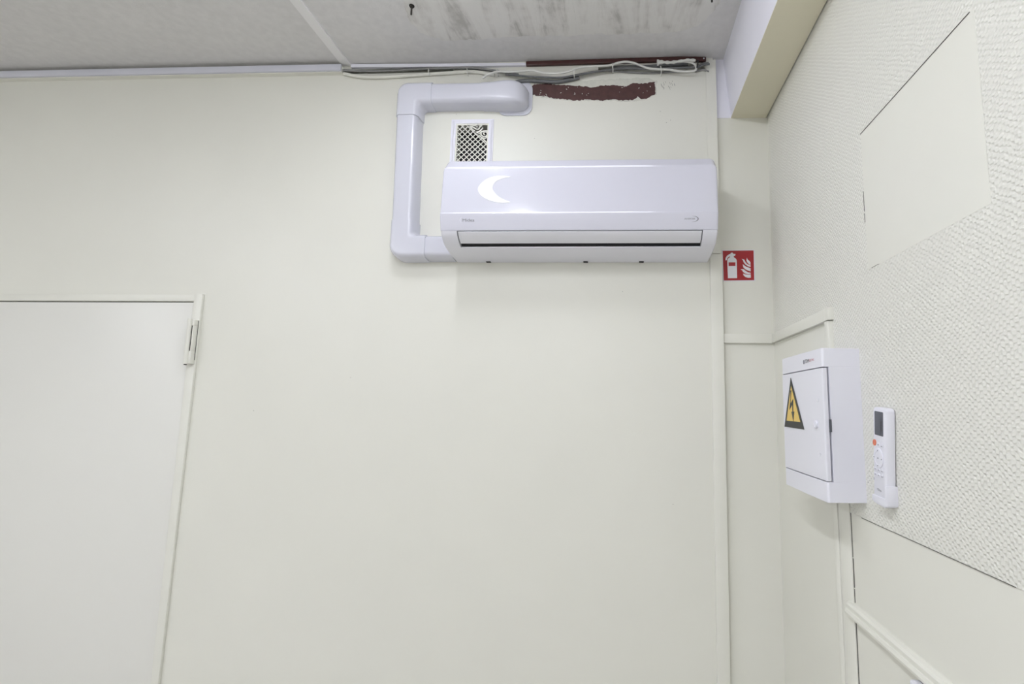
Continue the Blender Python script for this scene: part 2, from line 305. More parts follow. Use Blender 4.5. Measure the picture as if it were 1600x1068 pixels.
# beam along the right wall: white sloping cheek, cream soffit
bs = thing('ceiling_beam', 'boxed beam running along the top of the right wall', 'beam', (.46, -.3, 2.676), kind='structure')
MB().prism([(.385, .014, CZ + .001), (.4085, .014, 2.6775), (.412, .014, 2.6775), (.412, .014, CZ + .001)], (0, YF, 0)).build('side_face', m_white, bs)['label'] = 'white plastered side of the beam'
MB().prism([(.4085, .012, 2.6775), (.4085, .012, 2.675), (.5345, .012, 2.675), (.5345, .012, 2.70), (.412, .012, 2.70), (.412, .012, 2.6775)], (0, YF, 0)).build('soffit', mat('soffit_paint', (.78, .74, .575), .5, bump=.1, bscale=25), bs)['label'] = 'cream painted underside of the beam'
MB().prism([(.34, .0125, 2.6755), (.425, .0125, 2.6755), (.425, .0125, CZ), (.34, .0125, CZ)], (0, -.002, 0)).build('end_plaster', m_white, bs)['label'] = 'white plaster on the wall at the end of the beam'
# corner strips
st1 = MB().prism([(.3205, -.005, 2.165), (.3590, -.005, 2.165), (.3545, -.005, 2.893), (.3505, -.005, 2.8965), (.3440, -.005, 2.893), (.338, -.005, 2.897), (.330, -.005, 2.894), (.3190, -.005, 2.893)], (0, .0175, 0)).build('trim_1', m_trim)
tag(st1, 'upper cream corner strip rising beside the air conditioner to the ceiling', 'trim', kind='structure')
st2 = MB().prism([(.3245, -.008, .0), (.3640, -.008, .0), (.3640, -.008, 2.162), (.3225, -.008, 2.162)], (0, .0205, 0)).build('trim_2', m_trim, bevel=.0008)
tag(st2, 'long lower cream corner strip below the air conditioner', 'trim', kind='structure')
# boxed duct under the ceiling at left
t3 = thing('trim_3', 'long white capped wiring duct under the ceiling at left', 'trim', (-1.6, 0, 2.866), kind='structure')
MB().box(XL, -1.0405, -.027, -.018, 2.868, 2.8925).build('cover', m_pvc, t3, bevel=.001)['label'] = 'white front cover of the duct'
MB().box(XL, -1.040, -.018, .0, 2.865, 2.890).build('duct_base', m_trim, t3)['label'] = 'cream painted base of the duct'
# thin ceiling strips on the right
w = D['white_strip']; b = D['brown_strip']
def strip(name, top, bot, y0, y1, m, **k): return MB().prism([(x, y0, z) for x, z in top] + [(x, y0, z) for x, z in reversed(bot)], (0, y1 - y0, 0)).build(name, m, **k)
tag(strip('trim_4', w[0::2], w[1::2], -.010, .0, m_white), 'thin white strip along the ceiling above the cables', 'trim', kind='structure')
t5 = strip('trim_5', b[0::2], b[1::2], -.012, .0, m_brown, bevel=.0025)
tag(t5, 'glossy maroon painted strip along the ceiling right of the white strip', 'trim', kind='structure')
MB().tube([(.3105, -.0118, 2.8945), (.3105, -.0135, 2.8945)], .0028, 10).build('screw_head', m_signw, t5)['label'] = 'white screw head'

# door at left
dr = thing('door_1', 'flush cream door with thin frame at the left of the back wall', 'door', (-1.98, 0, 0), kind='structure')
MB().box(-2.428, -1.5292, -.004, .036, .005, 1.9845).build('door_leaf', m_door, dr, bevel=.001)
fr = MB().box(-2.462, -1.5262, -.009, .0, 1.9885, 2.0125)
fr.build('frame_head', m_trim, dr, bevel=.001)
MB().prism([(-1.5262, -.010, 0), (-1.5015, -.010, 0), (-1.4955, -.010, 2.0155), (-1.5262, -.010, 2.0155)], (0, .010, 0)).build('frame_side', m_trim, dr, bevel=.001)
MB().box(-2.462, -2.431, -.010, .0, 0, 1.9884).build('frame_side', m_trim, dr, bevel=.001)
MB().box(-2.47, -1.49, .0605, .064, 0, 2.02).box(-2.43, -1.5277, .001, .0606, 1.9866, 1.9878).box(-1.5284, -1.5272, .001, .0606, 0, 1.9878).build('gap_shade_liner', m_dark, dr)['label'] = 'black liner painting shade into the gap around the door leaf'  # near-black colour stands in for shade in the door gap
hg = MB()
hg.box(-1.5295, -1.516, -.0115, -.004, 1.765, 1.918); hg.build('hinge', m_trim, dr, bevel=.0015)
h = dr.children[-1]
MB().box(-1.5165, -1.4985, -.0285, -.009, 1.897, 1.919).box(-1.5165, -1.4985, -.0285, -.009, 1.7615, 1.806).box(-1.5035, -1.4985, -.0285, -.009, 1.806, 1.897).build('hinge_leaf', m_trim, h, bevel=.0012)
MB().tube([(-1.5145, -.0285, 1.7595), (-1.5145, -.0285, 1.9205)], .0075, 14).build('hinge_barrel', m_trim, h, 40)
MB().tube([(-1.5060, -.0235, 1.807), (-1.5060, -.0235, 1.896)], .0036, 8).build('slot_shade_rod', m_steel, h, 40)['label'] = 'dark rod standing in for the shade in the hinge slot'  # dark rod gives the hinge slot its shade by colour
MB().box(-1.4985, -1.4974, -.0115, -.0095, 1.775, 1.917).build('hinge_gap', m_crack, h)
MB().tube([(-1.5145, -.0285, 1.7560), (-1.5145, -.0285, 1.7595)], .0045, 10).build('pin_tip', m_steel, h, 40)

# low mouldings and ducts on the right wall
t6 = thing('trim_6', 'narrow cream wiring duct along the recess and right wall above the fuse box', 'trim', (.45, 0, 1.852), kind='structure')
MB().box(.365, XR, .0, .012, 1.852, 1.8835).build('duct_run', m_trim, t6, bevel=.001)
MB().box(XR - .012, XR, -.4475, .0, 1.8535, 1.8835).build('duct_run', m_trim, t6, bevel=.001)
MB().box(XR - .0165, XR, -.4715, -.4455, 1.8525, 1.884).build('end_box', m_trim, t6, bevel=.001)
MB().box(XR - .0135, XR, -.4655, -.4435, 1.70, 1.8505).box(XR - .009, XR, -.4432, -.4300, 1.70, 1.853).build('drop_duct', m_trim, t6, bevel=.0008)
MB().box(XR - .0015, XR + .001, -.43, -.02, 1.848, 1.8515).build('shadow_batten', m_trim, t6)
t7 = thing('trim_7', 'vertical cream wiring duct below the fuse box', 'trim', (XR, -.47, 0), kind='structure')
MB().box(XR - .004, XR, -.5105, -.4515, 0, 1.4332).build('duct_cover', m_trim, t7, bevel=.001)
MB().box(XR - .006, XR, -.4495, -.4265, 0, 1.4332).build('duct_edge', m_trim, t7, bevel=.001)
MB().box(XR - .0008, XR + .001, -.4520, -.4490, 0, 1.433).build('groove', m_crack, t7)['label'] = 'dark groove along the duct'
for z0, z1, w_ in ((1.30, 1.433, .0010), (1.235, 1.298, .0024), (1.203, 1.232, .0014), (.95, 1.165, .0020), (.3, .94, .0012)):
    MB().box(XR - .0008, XR + .001, -.5112 - w_, -.5100, z0, z1).build('groove', m_crack, t7)['label'] = 'dark groove along the duct'
dd = MB().prism([(XR, 0, 1.172), (XR - .015, 0, 1.1725), (XR - .0165, 0, 1.178), (XR - .0145, 0, 1.184), (XR - .012, 0, 1.1855), (XR - .0125, 0, 1.194), (XR - .0085, 0, 1.199), (XR, 0, 1.201)], (0, -6.0, 0))
dd.v = [(x, y - .492, z) for x, y, z in dd.v]
tag(dd.build('trim_8', m_trim, smooth=25), 'moulded cream dado rail at the bottom of the right wall', 'trim', kind='structure')

# ------------------------------------------------------------------ air conditioner
XA, XB = -.571, .316
ac = thing('air_conditioner', 'white wall-mounted split air conditioner with bright crescent on its front', 'air conditioner', (-.13, 0, 2.134))
def ring_offset(prof, k):
    n = len(prof); c = []
    area = sum(prof[i][0] * prof[(i + 1) % n][1] - prof[(i + 1) % n][0] * prof[i][1] for i in range(n)); sg = 1 if area > 0 else -1
    for i in range(n):
        a, b_, d = Vector(prof[i - 1]), Vector(prof[i]), Vector(prof[(i + 1) % n])
        t1, t2 = (b_ - a).normalized(), (d - b_).normalized(); n1, n2 = Vector((-t1.y, t1.x)) * sg, Vector((-t2.y, t2.x)) * sg
        m = (n1 + n2); m = m.normalized() / max(.5, m.length / 2) if m.length > 1e-4 else n1
        q = b_ + m * k; c.append((max(q.x, .0005 if b_.x < .002 else 0), q.y))
    return c
def loft_x(prof, x0, x1, r0, r1, n=6):
    st = []
    for i in range(n + 1):
        a = PI / 2 * i / n
        if r0: st.append((x0 + r0 * (1 - math.sin(a)), r0 * (1 - math.cos(a))))
    st = [(x0 + r0 * (1 - math.cos(PI / 2 * i / n)), r0 * (1 - math.sin(PI / 2 * i / n))) for i in range(n + 1)] if r0 else [(x0, 0)]
    st += [(x1 - r1 * (1 - math.cos(PI / 2 * i / n)), r1 * (1 - math.sin(PI / 2 * i / n))) for i in range(n, -1, -1)] if r1 else [(x1, 0)]
    mb = MB(); mb.loft([[(x, -d, z) for d, z in ring_offset(prof, k)] for x, k in st]); return mb
def arc(cx, cz, r, a0, a1, n): return [(cx + r * math.cos(math.radians(a0 + (a1 - a0) * i / n)), cz + r * math.sin(math.radians(a0 + (a1 - a0) * i / n))) for i in range(n + 1)]
# outer side profile in (distance from wall, height)
low = [(.1815, 2.1868), (.1775, 2.178), (.170, 2.1690), (.158, 2.1595), (.143, 2.1515), (.125, 2.146), (.10, 2.1415), (.06, 2.137), (.0, 2.134)]
cheek = [(.0, 2.432), (.15, 2.434), (.165, 2.38), (.166, 2.25), (.168, 2.1872)] + low
loft_x(cheek, XA, -.5175, .006, 0).build('side_cheek', m_chin, ac, 30)
loft_x(cheek, .2695, XB, 0, .006).build('side_cheek', m_chin, ac, 30)
chin = [(.0, 2.30), (.05, 2.30), (.09, 2.20), (.088, 2.17), (.121, 2.1525), (.1285, 2.1505), (.1285, 2.1475), (.125, 2.146), (.10, 2.1415), (.06, 2.137), (.0, 2.134)]
loft_x(chin, -.5175, .2695, 0, 0).build('chin', m_chin, ac, 30)
MB().prism([(-.5172, -d, z) for d, z in [(.051, 2.3005), (.0895, 2.205), (.0895, 2.171), (.119, 2.155), (.127, 2.1525), (.131, 2.1590), (.1725, 2.1855), (.165, 2.22)]], (.7864, 0, 0)).build('outlet_cavity', m_dark, ac)['label'] = 'black air outlet slot'
lou = [(.1795, 2.1840), (.1775, 2.1805), (.162, 2.1660), (.1435, 2.1568), (.1412, 2.1578), (.1412, 2.1598), (.160, 2.1690), (.175, 2.1835), (.1780, 2.1858)]
lv = loft_x(lou, -.5148, .2668, .0012, .0012, 3).build('louver', m_grey, ac, 30); lv['label'] = 'grey closed louver flap under the front panel'
for x in (-.455, -.11, .085):
    MB().box(x - .008, x + .008, -.012, -.0005, 2.1325, 2.1365).build('clip_slot', m_dark, ac)
MB().box(-.060, -.036, -.1296, -.128, 2.1478, 2.1505).build('label_tab', m_satin, ac)
def facet(d, z, deg, h): return (d + h * math.tan(math.radians(deg)), z - h)     # a short flat run tilted upward by deg
f1 = facet(.1838, 2.4020, 7.7, .0040); f2 = facet(.1932, 2.2440, 14.1, .0038)
front = ([(.120, 2.4355), (.150, 2.4345)] + arc(.155, 2.4225, .0125, 78, 48, 3) + [(.1826, 2.4042), (.1834, 2.4030), (.1838, 2.4020), f1, (f1[0] + .0001, f1[1] - .0008), (.1848, 2.3960), (.1931, 2.2462), (.1931, 2.2450), (.1932, 2.2440), f2,
         (f2[0] + .0001, f2[1] - .0008), (.1934, 2.2340), (.1903, 2.2200), (.1868, 2.2060), (.1830, 2.1925), (.1815, 2.1888), (.180, 2.1876), (.150, 2.1876)])
def held(prof, h=.00022):      # support points so that flat runs keep their own normals
    o = []
    for a, b_ in zip(prof, prof[1:]):
        a, b_ = Vector(a), Vector(b_); L_ = (b_ - a).length; o.append(tuple(a))
        if L_ > .0012: o += [tuple(a.lerp(b_, h / L_)), tuple(a.lerp(b_, 1 - h / L_))]
    return o + [prof[-1]]
front = front[:5] + held(front[5:])
# front panel with rounded upper corners
def panel(x0, x1, prof, rc):
    ztop = 2.4355; rings = []; n = 8; xs = [x0 + .0] ; st = []
    for i in range(n + 1): st.append((x0 + rc * (1 - math.cos(PI / 2 * i / n)), rc * (1 - math.sin(PI / 2 * i / n))))
    st += [(x1 - (a - x0), k) for a, k in reversed(st)]
    edge = lambda x: min(x - x0, x1 - x)
    for x, k in st:
        e = edge(x); kk = .0025 * max(0, 1 - e / .006) ** 2
        r = [(d - .35 * k * min(1, max(0, (z - 2.39) / .03)), z - k * min(1, max(0, (z - 2.375) / .055))) for d, z in prof]
        r = [(d - kk, z) for d, z in r]
        rings.append([(x, -d, z) for d, z in r])
    return MB().loft(rings)
pn = panel(XA, XB, front, .020).build('front_panel', m_plastic, ac, 50); pn['label'] = 'glossy white front panel'
def on_panel(x, z, off=.0006):
    pr = sorted([(zz, d) for d, zz in front if 2.188 < zz < 2.4021]); d = pr[0][1]
    for (z0, d0), (z1, d1) in zip(pr, pr[1:]):
        if z0 <= z <= z1 and z1 > z0: d = d0 + (d1 - d0) * (z - z0) / (z1 - z0)
    return (x, -d - off, z)
C_ = [(x, z) for x, z in D['crescent']]
oc = C_[:13]; ic = C_[13:] 
ocs = spline([(x, 0, z) for x, z in oc], 3); ics = spline([(x, 0, z) for x, z in [oc[-1]] + ic + [oc[0]]], 4)
ring = ocs + ics[1:-1]
em = MB().prism([on_panel(p.x, p.z, .0012) for p in ring], (0, .0009, 0)).build('crescent_emblem', m_emblem, pn); em['label'] = 'bright white crescent emblem'
text_part('lettering', 'Midea', .040, lambda u, v: on_panel(-.4985 + u, 2.2185 + v * .8), m_pale, pn)
text_part('lettering', 'INVERTER', .0335, lambda u, v: on_panel(.2105 + u + v * .25, 2.2195 + v * .9), m_pale, pn)
def crescent_pts(cx, cz, rx, rz, t, a0, a1, n=16):
    o = [(cx + rx * math.cos(math.radians(a0 + (a1 - a0) * i / n)), cz + rz * math.sin(math.radians(a0 + (a1 - a0) * i / n))) for i in range(n + 1)]
    i_ = [(cx + (rx - t * math.sin(PI * i / n)) * math.cos(math.radians(a0 + (a1 - a0) * i / n)), cz + (rz - t * .6 * math.sin(PI * i / n)) * math.sin(math.radians(a0 + (a1 - a0) * i / n))) for i in range(n, -1, -1)]
    return o + i_[1:-1]
MB().prism([on_panel(x, z, .0007) for x, z in crescent_pts(.2365, 2.2195, .0185, .0090, .0030, -100, 100)], (0, .0004, 0)).build('crescent_mark', m_pale, pn)
MB().prism([on_panel(x, z, .0007) for x, z in crescent_pts(-.496, 2.2190, .0100, .0100, .0012, 110, 250)], (0, .0004, 0)).build('crescent_mark', m_satin, pn)

# ------------------------------------------------------------------ refrigerant pipe cover
pc = thing('pipe_cover', 'white plastic pipe trunking looping from the air conditioner up and into the wall', 'pipe trunking', (-.76, 0, 2.18))
def section(hw=.042, fw=.0365, dep=.060, r=.014, n=5):
    """(offset, depth) open profile from one wall edge over the front to the other"""
    pts = [(hw, .0), (hw - (hw - fw) * .6, dep - r)]
    pts += [(fw - r + r * math.cos(PI / 2 * i / n), dep - r + r * math.sin(PI / 2 * i / n)) for i in range(1, n + 1)]
    return pts + [(-o, d) for o, d in reversed(pts)]
def straight(a, b, sec, name='straight_section', **k):
    a, b = Vector(a), Vector(b); t = (b - a).normalized(); q = Vector((-t.z, 0, t.x))
    return MB().loft([[p + q * o + Vector((0, -d, 0)) for o, d in sec] for p in (a, b)], caps=True).build(name, m_pvc, pc, 50)
def elbow(cx, cz, vlen, hlen, vs, sec, rin=.014, rout=.046, n=10):
    """L-piece: one leg vertical (vs=-1 down, +1 up), other leg to the right; offset>0 is the outer side (left)"""
    hw = max(o for o, d in sec); rings = []
    for o, d in sec:
        r = rin + (rout - rin) * (o + hw) / (2 * hw); r = max(.003, r - max(0, d - .045) * .5)
        px, pz = cx - o, cz - vs * o
        path = [(px, cz + vs * vlen)]
        for i in range(n + 1):
            a = PI / 2 * i / n; path.append((px + r - r * math.cos(a), pz + vs * (r - r * math.sin(a))))
        path.append((cx + hlen, pz)); rings.append([(x, -d, z) for x, z in path])
    rings = list(zip(*rings))
    return MB().loft([list(r) for r in rings], caps=True).build('elbow', m_pvc, pc, 50)
S0 = section(); S1 = section(.0448, .0393, .0632, .0145)
straight((-.7645, 0, 2.672), (-.7568, 0, 2.270), S0)
straight((-.680, 0, 2.7525), (-.485, 0, 2.7525), S0)
straight((-.672, 0, 2.1775), (-.5725, 0, 2.1775), S0)
elbow(-.7635, 2.7525, .088, .088, -1, S1)
elbow(-.7560, 2.1775, .096, .088, +1, S1, .016, .05)
# wall cap that bends back into the wall
rings = []
for i in range(30):
    t = i / 29; x = -.496 + t * (.496 - .3300)
    hw = .0446 + .0062 * (lambda q: q * q * (3 - 2 * q))(min(1, max(0, (t - .1) / .5))); cz = 2.7525 - .002 * t
    u = max(0, (x + .405) / .0765); u = min(u, .9995); e = (1 - u ** 2.4) ** (1 / 2.4)
    dep = .0632 + .005 * min(1, t * 2); dep = max(.002, dep * e); w2 = hw * (.35 + .65 * (1 - u ** 3.5) ** (1 / 2.2))
    rr = min(.018, dep * .45); rings.append([(x, -d, cz + o) for o, d in section(w2, w2 * .86, dep, rr, 6)])
cap = MB().loft(rings).build('wall_cap', m_pvc, pc, 60)
def rrect(x0, x1, z0, z1, r, n=6):
    p = []
    for cx, cz, a in ((x1 - r, z1 - r, 0), (x0 + r, z1 - r, 90), (x0 + r, z0 + r, 180), (x1 - r, z0 + r, 270)):
        p += arc(cx, cz, r, a, a + 90, n)
    return p
MB().prism([(x, 0, z) for x, z in rrect(-.446, -.3165, 2.6895, 2.823, .034)], (0, -.0045, 0)).build('flange', m_pvc, cap, 30)
MB().prism([(-.3265, -.0002, 2.80), (-.310, -.0002, 2.815), (-.33, -.0002, 2.826), (-.345, -.0002, 2.821)], (0, -.002, 0)).build('filler_smear', m_scrape, wb)

# ------------------------------------------------------------------ vent grille
vg = thing('vent_grille', 'old cream lattice ventilation grille above the air conditioner', 'vent', (-.537, 0, 2.44))
plate(MB(), 'y', -.6155, -.4575, 2.43, 2.677, -.003, .002, [(-.598, -.4755, 2.42, 2.6610)]).build('plaster_surround', m_white, vg)['label'] = 'rough white plaster band around the grille'
plate(MB(), 'y', -.600, -.4735, 2.43, 2.663, -.0012, .003, [(-.5925, -.4805, 2.42, 2.6555)]).build('grille_frame', m_trim, vg)
for x in (-.6085, -.4655):
    MB().tube([(x + .001 * math.sin(z * 60), -.0028, z) for z in [2.43 + i * .012 for i in range(21)]], .003, 6).build('surround_ridge', m_white, vg, 60)
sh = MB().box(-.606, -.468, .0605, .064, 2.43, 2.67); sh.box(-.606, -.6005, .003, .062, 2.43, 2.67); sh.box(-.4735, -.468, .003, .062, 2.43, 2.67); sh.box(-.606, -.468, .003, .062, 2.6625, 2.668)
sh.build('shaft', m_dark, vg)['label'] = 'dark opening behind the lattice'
gx0, gx1, gz0, gz1 = -.5925, -.4805, 2.43, 2.6555
cut = lambda x, z: z > 2.5905 + (2.6555 - 2.5905) * (gx1 - x) / (gx1 - (-.547))      # corner that carries the ornament
P_ = .01985
for sgn in (1, -1):
    k = -40
    while k < 60:
        k += 1; c = k * P_ / 1.0 + (.0048 if sgn > 0 else .0)      # line: z = sgn*(x-gx0)*0.97 + gz0 + c
        seg = []
        for i in range(225):
            x = gx0 + (gx1 - gx0) * i / 224; z = sgn * (x - gx0) * .985 + gz0 + c
            ok = gz0 <= z <= gz1 and not cut(x, z)
            if ok: seg.append((x, z))
            if (not ok or i == 224) and seg:
                if len(seg) > 4:
                    (xa, za), (xb, zb) = seg[0], seg[-1]; d = Vector((xb - xa, zb - za)).normalized(); q = Vector((-d.y, d.x)) * .00145
                    MB().prism([(xa + q.x, .0006 + .0003 * sgn, za + q.y), (xb + q.x, .0006 + .0003 * sgn, zb + q.y), (xb - q.x, .0006 + .0003 * sgn, zb - q.y), (xa - q.x, .0006 + .0003 * sgn, za - q.y)], (0, .002, 0)).build('lattice_bar', m_trim, vg)
                seg = []
orn = MB()
def ribbon(pts, w):
    v = [Vector(p) for p in spline([(x, 0, z) for x, z in pts], 5)]; L_, R_ = [], []
    for i, p in enumerate(v):
        t = (v[min(i + 1, len(v) - 1)] - v[max(0, i - 1)]).normalized(); q = Vector((-t.z, 0, t.x)) * w / 2; L_.append(p + q); R_.append(p - q)
    for i in range(len(v) - 1): orn.prism([L_[i] + Vector((0, -.0006, 0)), L_[i + 1] + Vector((0, -.0006, 0)), R_[i + 1] + Vector((0, -.0006, 0)), R_[i] + Vector((0, -.0006, 0))], (0, .0022, 0))
def zp(x, y): return (gx0 + (x - 228) / (882 - 228) * (gx1 - gx0), gz1 - (y - 232) / (930 - 232) * (2.6555 - 2.5360))
ribbon([zp(500, 270), zp(610, 385), zp(740, 500), zp(885, 640)], .0042)
ribbon([zp(420, 240), zp(530, 262), zp(600, 300), zp(660, 330), zp(705, 300), zp(712, 250), zp(670, 235), zp(640, 260), zp(660, 285)], .0042)
ribbon([zp(590, 395), zp(690, 385), zp(765, 320), zp(775, 290)], .0050)
ribbon([zp(760, 395), zp(745, 440), zp(775, 480), zp(830, 500), zp(880, 460), zp(870, 405), zp(820, 390), zp(800, 430), zp(830, 455)], .0042)
ribbon([zp(700, 470), zp(735, 400), zp(800, 370), zp(885, 372)], .0048)
ribbon([zp(770, 520), zp(840, 540), zp(885, 480)], .0040)
ribbon([zp(440, 236), zp(580, 238), zp(720, 236), zp(752, 262)], .0060)
ribbon([zp(640, 440), zp(680, 430), zp(720, 470)], .0055)
orn.build('corner_ornament', m_trim, vg)['label'] = 'cast scroll ornament in the corner of the lattice'

# ------------------------------------------------------------------ cables under the ceiling
def cable(key, r, m, y, label, name='cable', sides=8, tail=None):
    pts = [(x, y, z) for x, z in D['c_' + key]]
    if tail: pts = [(x, y + tail[i] if i < len(tail) else y, z) for i, (x, y, z) in enumerate(pts)]
    o = MB().tube(spline(pts, 6), r, sides).build(name, m, None, 60)
    return tag(o, label, 'cable', 'cables under the ceiling')
cable('cream', .0062, m_trim, -.0062, 'thick cable painted over in cream sagging at the left end of the bundle')
cable('grey_a', .0034, m_cabg, -.0115, 'grey cable just above the thick cream painted cable')
cable('grey_b', .0034, m_cabd, -.0040, 'dark grey cable highest in the left bundle, under the white strip')
cable('white', .0040, m_cabw, -.0260, 'white cable waving along the front of the bundle and looping at its right end')
cable('grey_c', .0034, m_cabg, -.0110, 'upper grey cable of the right bundle, just behind the white cable')
cable('grey_d', .0034, m_cabd, -.0185, 'dark grey cable in the middle of the right bundle')
cable('grey_e', .0034, m_cabg, -.0040, 'lowest grey cable at the right end of the bundle, beside the corner strip')
cable('conduit_l', .0068, m_cabd, -.0068, 'thick dark grey conduit leaving the white trunking cap', 'conduit')
cable('conduit_r', .0062, m_cabd, -.0062, 'thick dark grey conduit below the maroon strip at right', 'conduit')
sl = [(x, -.0345, z) for x, z in D['c_sleeve']]
tag(MB().tube(spline(sl, 5), [.0105 - .0055 * min(1, i / 6) + .001 * math.sin(i * 1.7) for i in range(26)], 9).build('cable_sleeve', m_cabw, None, 60), 'crumpled white sleeve with a torn flared end near the corner strip', 'cable sleeve')
tx, tz = D['tie'][0]
tag(MB().tube([(tx + .003 * math.sin(a) , -.018 + .018 * math.cos(a), tz + .0135 * math.sin(a)) for a in [2 * PI * i / 20 for i in range(21)]], .0020, 6).box(tx - .003, tx + .003, -.0395, -.035, tz + .005, tz + .012).build('cable_tie', m_black, None, 60), 'black cable tie around the bundle beside the corner strip', 'cable tie')
cl = ['white cable clip above the left corner of the trunking', 'white cable clip above the middle of the horizontal trunking', 'white cable clip just above the trunking wall cap', 'white cable clip above the left half of the maroon patch', 'white cable clip above the right half of the maroon patch', 'white cable clip under the crumpled white sleeve']
for (x, z), lab, ys in zip(D['clips'], cl, (-.0155, -.0155, -.0155, -.0310, -.0310, -.0310)):
    pts = [(x - .001, .0, z + .011), (x - .001, ys * .7, z + .011), (x - .0005, ys, z + .006), (x + .001, ys, z - .006), (x + .002, ys * .7, z - .011), (x + .002, .0, z - .011)]
    tag(MB().tube(spline(pts, 4), .0017, 6).build('cable_clip', m_cabw, None, 60), lab, 'cable clip', 'white clips holding the ceiling cables')

# bolts in the ceiling
def bolt(x, y, head, label):
    t = thing('ceiling_bolt', label, 'bolt', (x, y, CZ), 'threaded bolts in the ceiling')
    th = MB(); th.tube([(x, y, CZ + .01 - .046 * i / 30) for i in range(31)], [.0027 + (.0004 if i % 2 else 0) for i in range(31)], 8); th.build('threaded_rod', m_steel, t, 40)
    nut = MB(); nut.prism([(x + .0058 * math.cos(PI / 3 * i), y + .0058 * math.sin(PI / 3 * i), CZ - .0105) for i in range(6)], (0, 0, .0045)); nut.build('nut', m_steel, t)
    if head: MB().prism([(x + .0085 * math.cos(PI / 8 * i), y + .0085 * math.sin(PI / 8 * i), CZ - .0035) for i in range(16)], (0, 0, -.0025)).build('washer', m_steel, t)
bolt(-.6655, -.285, 1, 'dark threaded bolt with washer at the left edge of the plaster patch')
bolt(.2855, -.305, 0, 'bare threaded bolt at the right edge of the plaster patch near the beam')

# ------------------------------------------------------------------ fire extinguisher sign
sg = thing('fire_sign', 'square red sign with white fire extinguisher and flames beside the corner strip', 'sign', (.4235, .012, 2.07))
q = D['sign']; YS = .0105
def sgn(u, v, y=YS):      # u right, v down, both 0..1 on the plate
    a = Vector(q[0]).lerp(Vector(q[1]), u); b_ = Vector(q[3]).lerp(Vector(q[2]), u); p = a.lerp(b_, v); return (p.x, y, p.y)
MB().prism([sgn(0, 0), sgn(1, 0), sgn(1, 1), sgn(0, 1)], (0, .0018, 0)).build('backing', m_signw, sg)
MB().prism([sgn(.025, .025, YS - .0003), sgn(.965, .025, YS - .0003), sgn(.965, .975, YS - .0003), sgn(.025, .975, YS - .0003)], (0, .0004, 0)).build('red_field', m_red, sg)
def pic(name, pts, m=m_signw, lift=.0007):   # crop pixels of the plate
    pts2 = []
    for x, y in pts: 
        v = (y - 130) / 330.; u = (x - (187 + 13 * v)) / 350.; pts2.append(sgn(u, v, YS - lift))
    return MB().prism(pts2, (0, .0005, 0)).build(name, m, sg)
pic('extinguisher', [(253, 428), (352, 428), (347, 250), (344, 233), (333, 220), (316, 209), (313, 196), (326, 194), (333, 185), (330, 174), (308, 172), (304, 160), (284, 160), (280, 172), (262, 178), (242, 192), (228, 214), (226, 239), (240, 239), (245, 220), (258, 206), (274, 198), (276, 206), (256, 219), (247, 235), (245, 252)])
pic('extinguisher_band', [(260, 262), (332, 262), (333, 300), (260, 300)], m_red, .0010)
for f_ in ([(455, 215), (462, 232), (480, 247), (493, 262), (495, 291), (478, 283), (461, 266), (450, 244)],
           [(400, 226), (429, 236), (438, 256), (455, 278), (478, 292), (496, 297), (496, 313), (468, 304), (440, 286), (421, 264), (416, 246)],
           [(411, 281), (432, 298), (455, 312), (482, 320), (497, 326), (497, 359), (470, 350), (440, 336), (418, 316)],
           [(389, 336), (424, 336), (442, 352), (468, 368), (498, 374), (498, 384), (470, 387), (436, 379), (413, 361), (407, 347)],
           [(415, 381), (440, 390), (470, 393), (499, 390), (500, 426), (470, 426), (440, 416), (422, 400)]):
    pic('flame', f_)

# ------------------------------------------------------------------ fuse box
fb = thing('fuse_box', 'white plastic electrical fuse box with warning triangle on the right wall', 'fuse box', (XR, -.45, 1.4335))
def fprof(x_near, yn, xf, far=True): return [(XR, yn + .008), (x_near + .004, yn), (x_near, yn + .0035), (xf - .0012, -.48), (xf, -.335), (xf + .014, -.302), (XR, -.297)]
def fblock(name, prof, z0, z1, m=m_satin, bev=.0008, par=None): return MB().prism([(x, y, z0) for x, y in prof], (0, 0, z1 - z0)).build(name, m, par or fb, 12, bevel=bev)
PF = fprof(.4530, -.6015, .452)
fblock('top_cover', PF, 1.7245, 1.766); fblock('bottom_cover', PF, 1.4335, 1.4765)
fblock('housing', [(XR, -.5935), (.4675, -.6000), (.466, -.59), (.466, -.31), (.474, -.303), (XR, -.299)], 1.4762, 1.7248, bev=.0005)
door = fblock('door', [(.4625, -.6020), (.4535, -.6035), (.4515, -.6005), (.4500, -.48), (.4512, -.335), (.4652, -.3015), (.4655, -.31), (.4635, -.598)], 1.4788, 1.7222, bev=.001)
door['label'] = 'white hinged door of the fuse box'
MB().tube([(.4512, -.563, 1.598), (.447, -.563, 1.598), (.4455, -.563, 1.598)], [.0085, .0085, .0072], 20).build('lock_knob', m_satin, door, 40)
MB().box(.4440, .4460, -.5645, -.5615, 1.592, 1.604).build('knob_slot', m_satin, door)
MB().box(.4622, .4672, -.6038, -.592, 1.583, 1.610).build('latch', m_screen, fb)['label'] = 'dark latch in the door gap'
for z in (1.652, 1.532): MB().tube([(.4512, -.574, z), (.4500, -.574, z)], .004, 12).build('door_dimple', m_satin, door, 40)
dx = lambda y: .4500 - .0010 + (abs(y + .48) / .145) * .0012 * (1 if y > -.48 else 1.0)
def tri(name, pts, m, off):
    # triangle sticker follows the slightly bowed door: fan of thin slices
    MB().prism([(dx(y) - off, y, z) for y, z in pts], (.0006, 0, 0)).build(name, m, door)
A, B_, C2 = Vector((-.4057, 1.7110)), Vector((-.3420, 1.5845)), Vector((-.4885, 1.5830)); G = (A + B_ + C2) / 3
tri('warning_sticker', [A, B_, C2], m_black, .0004)
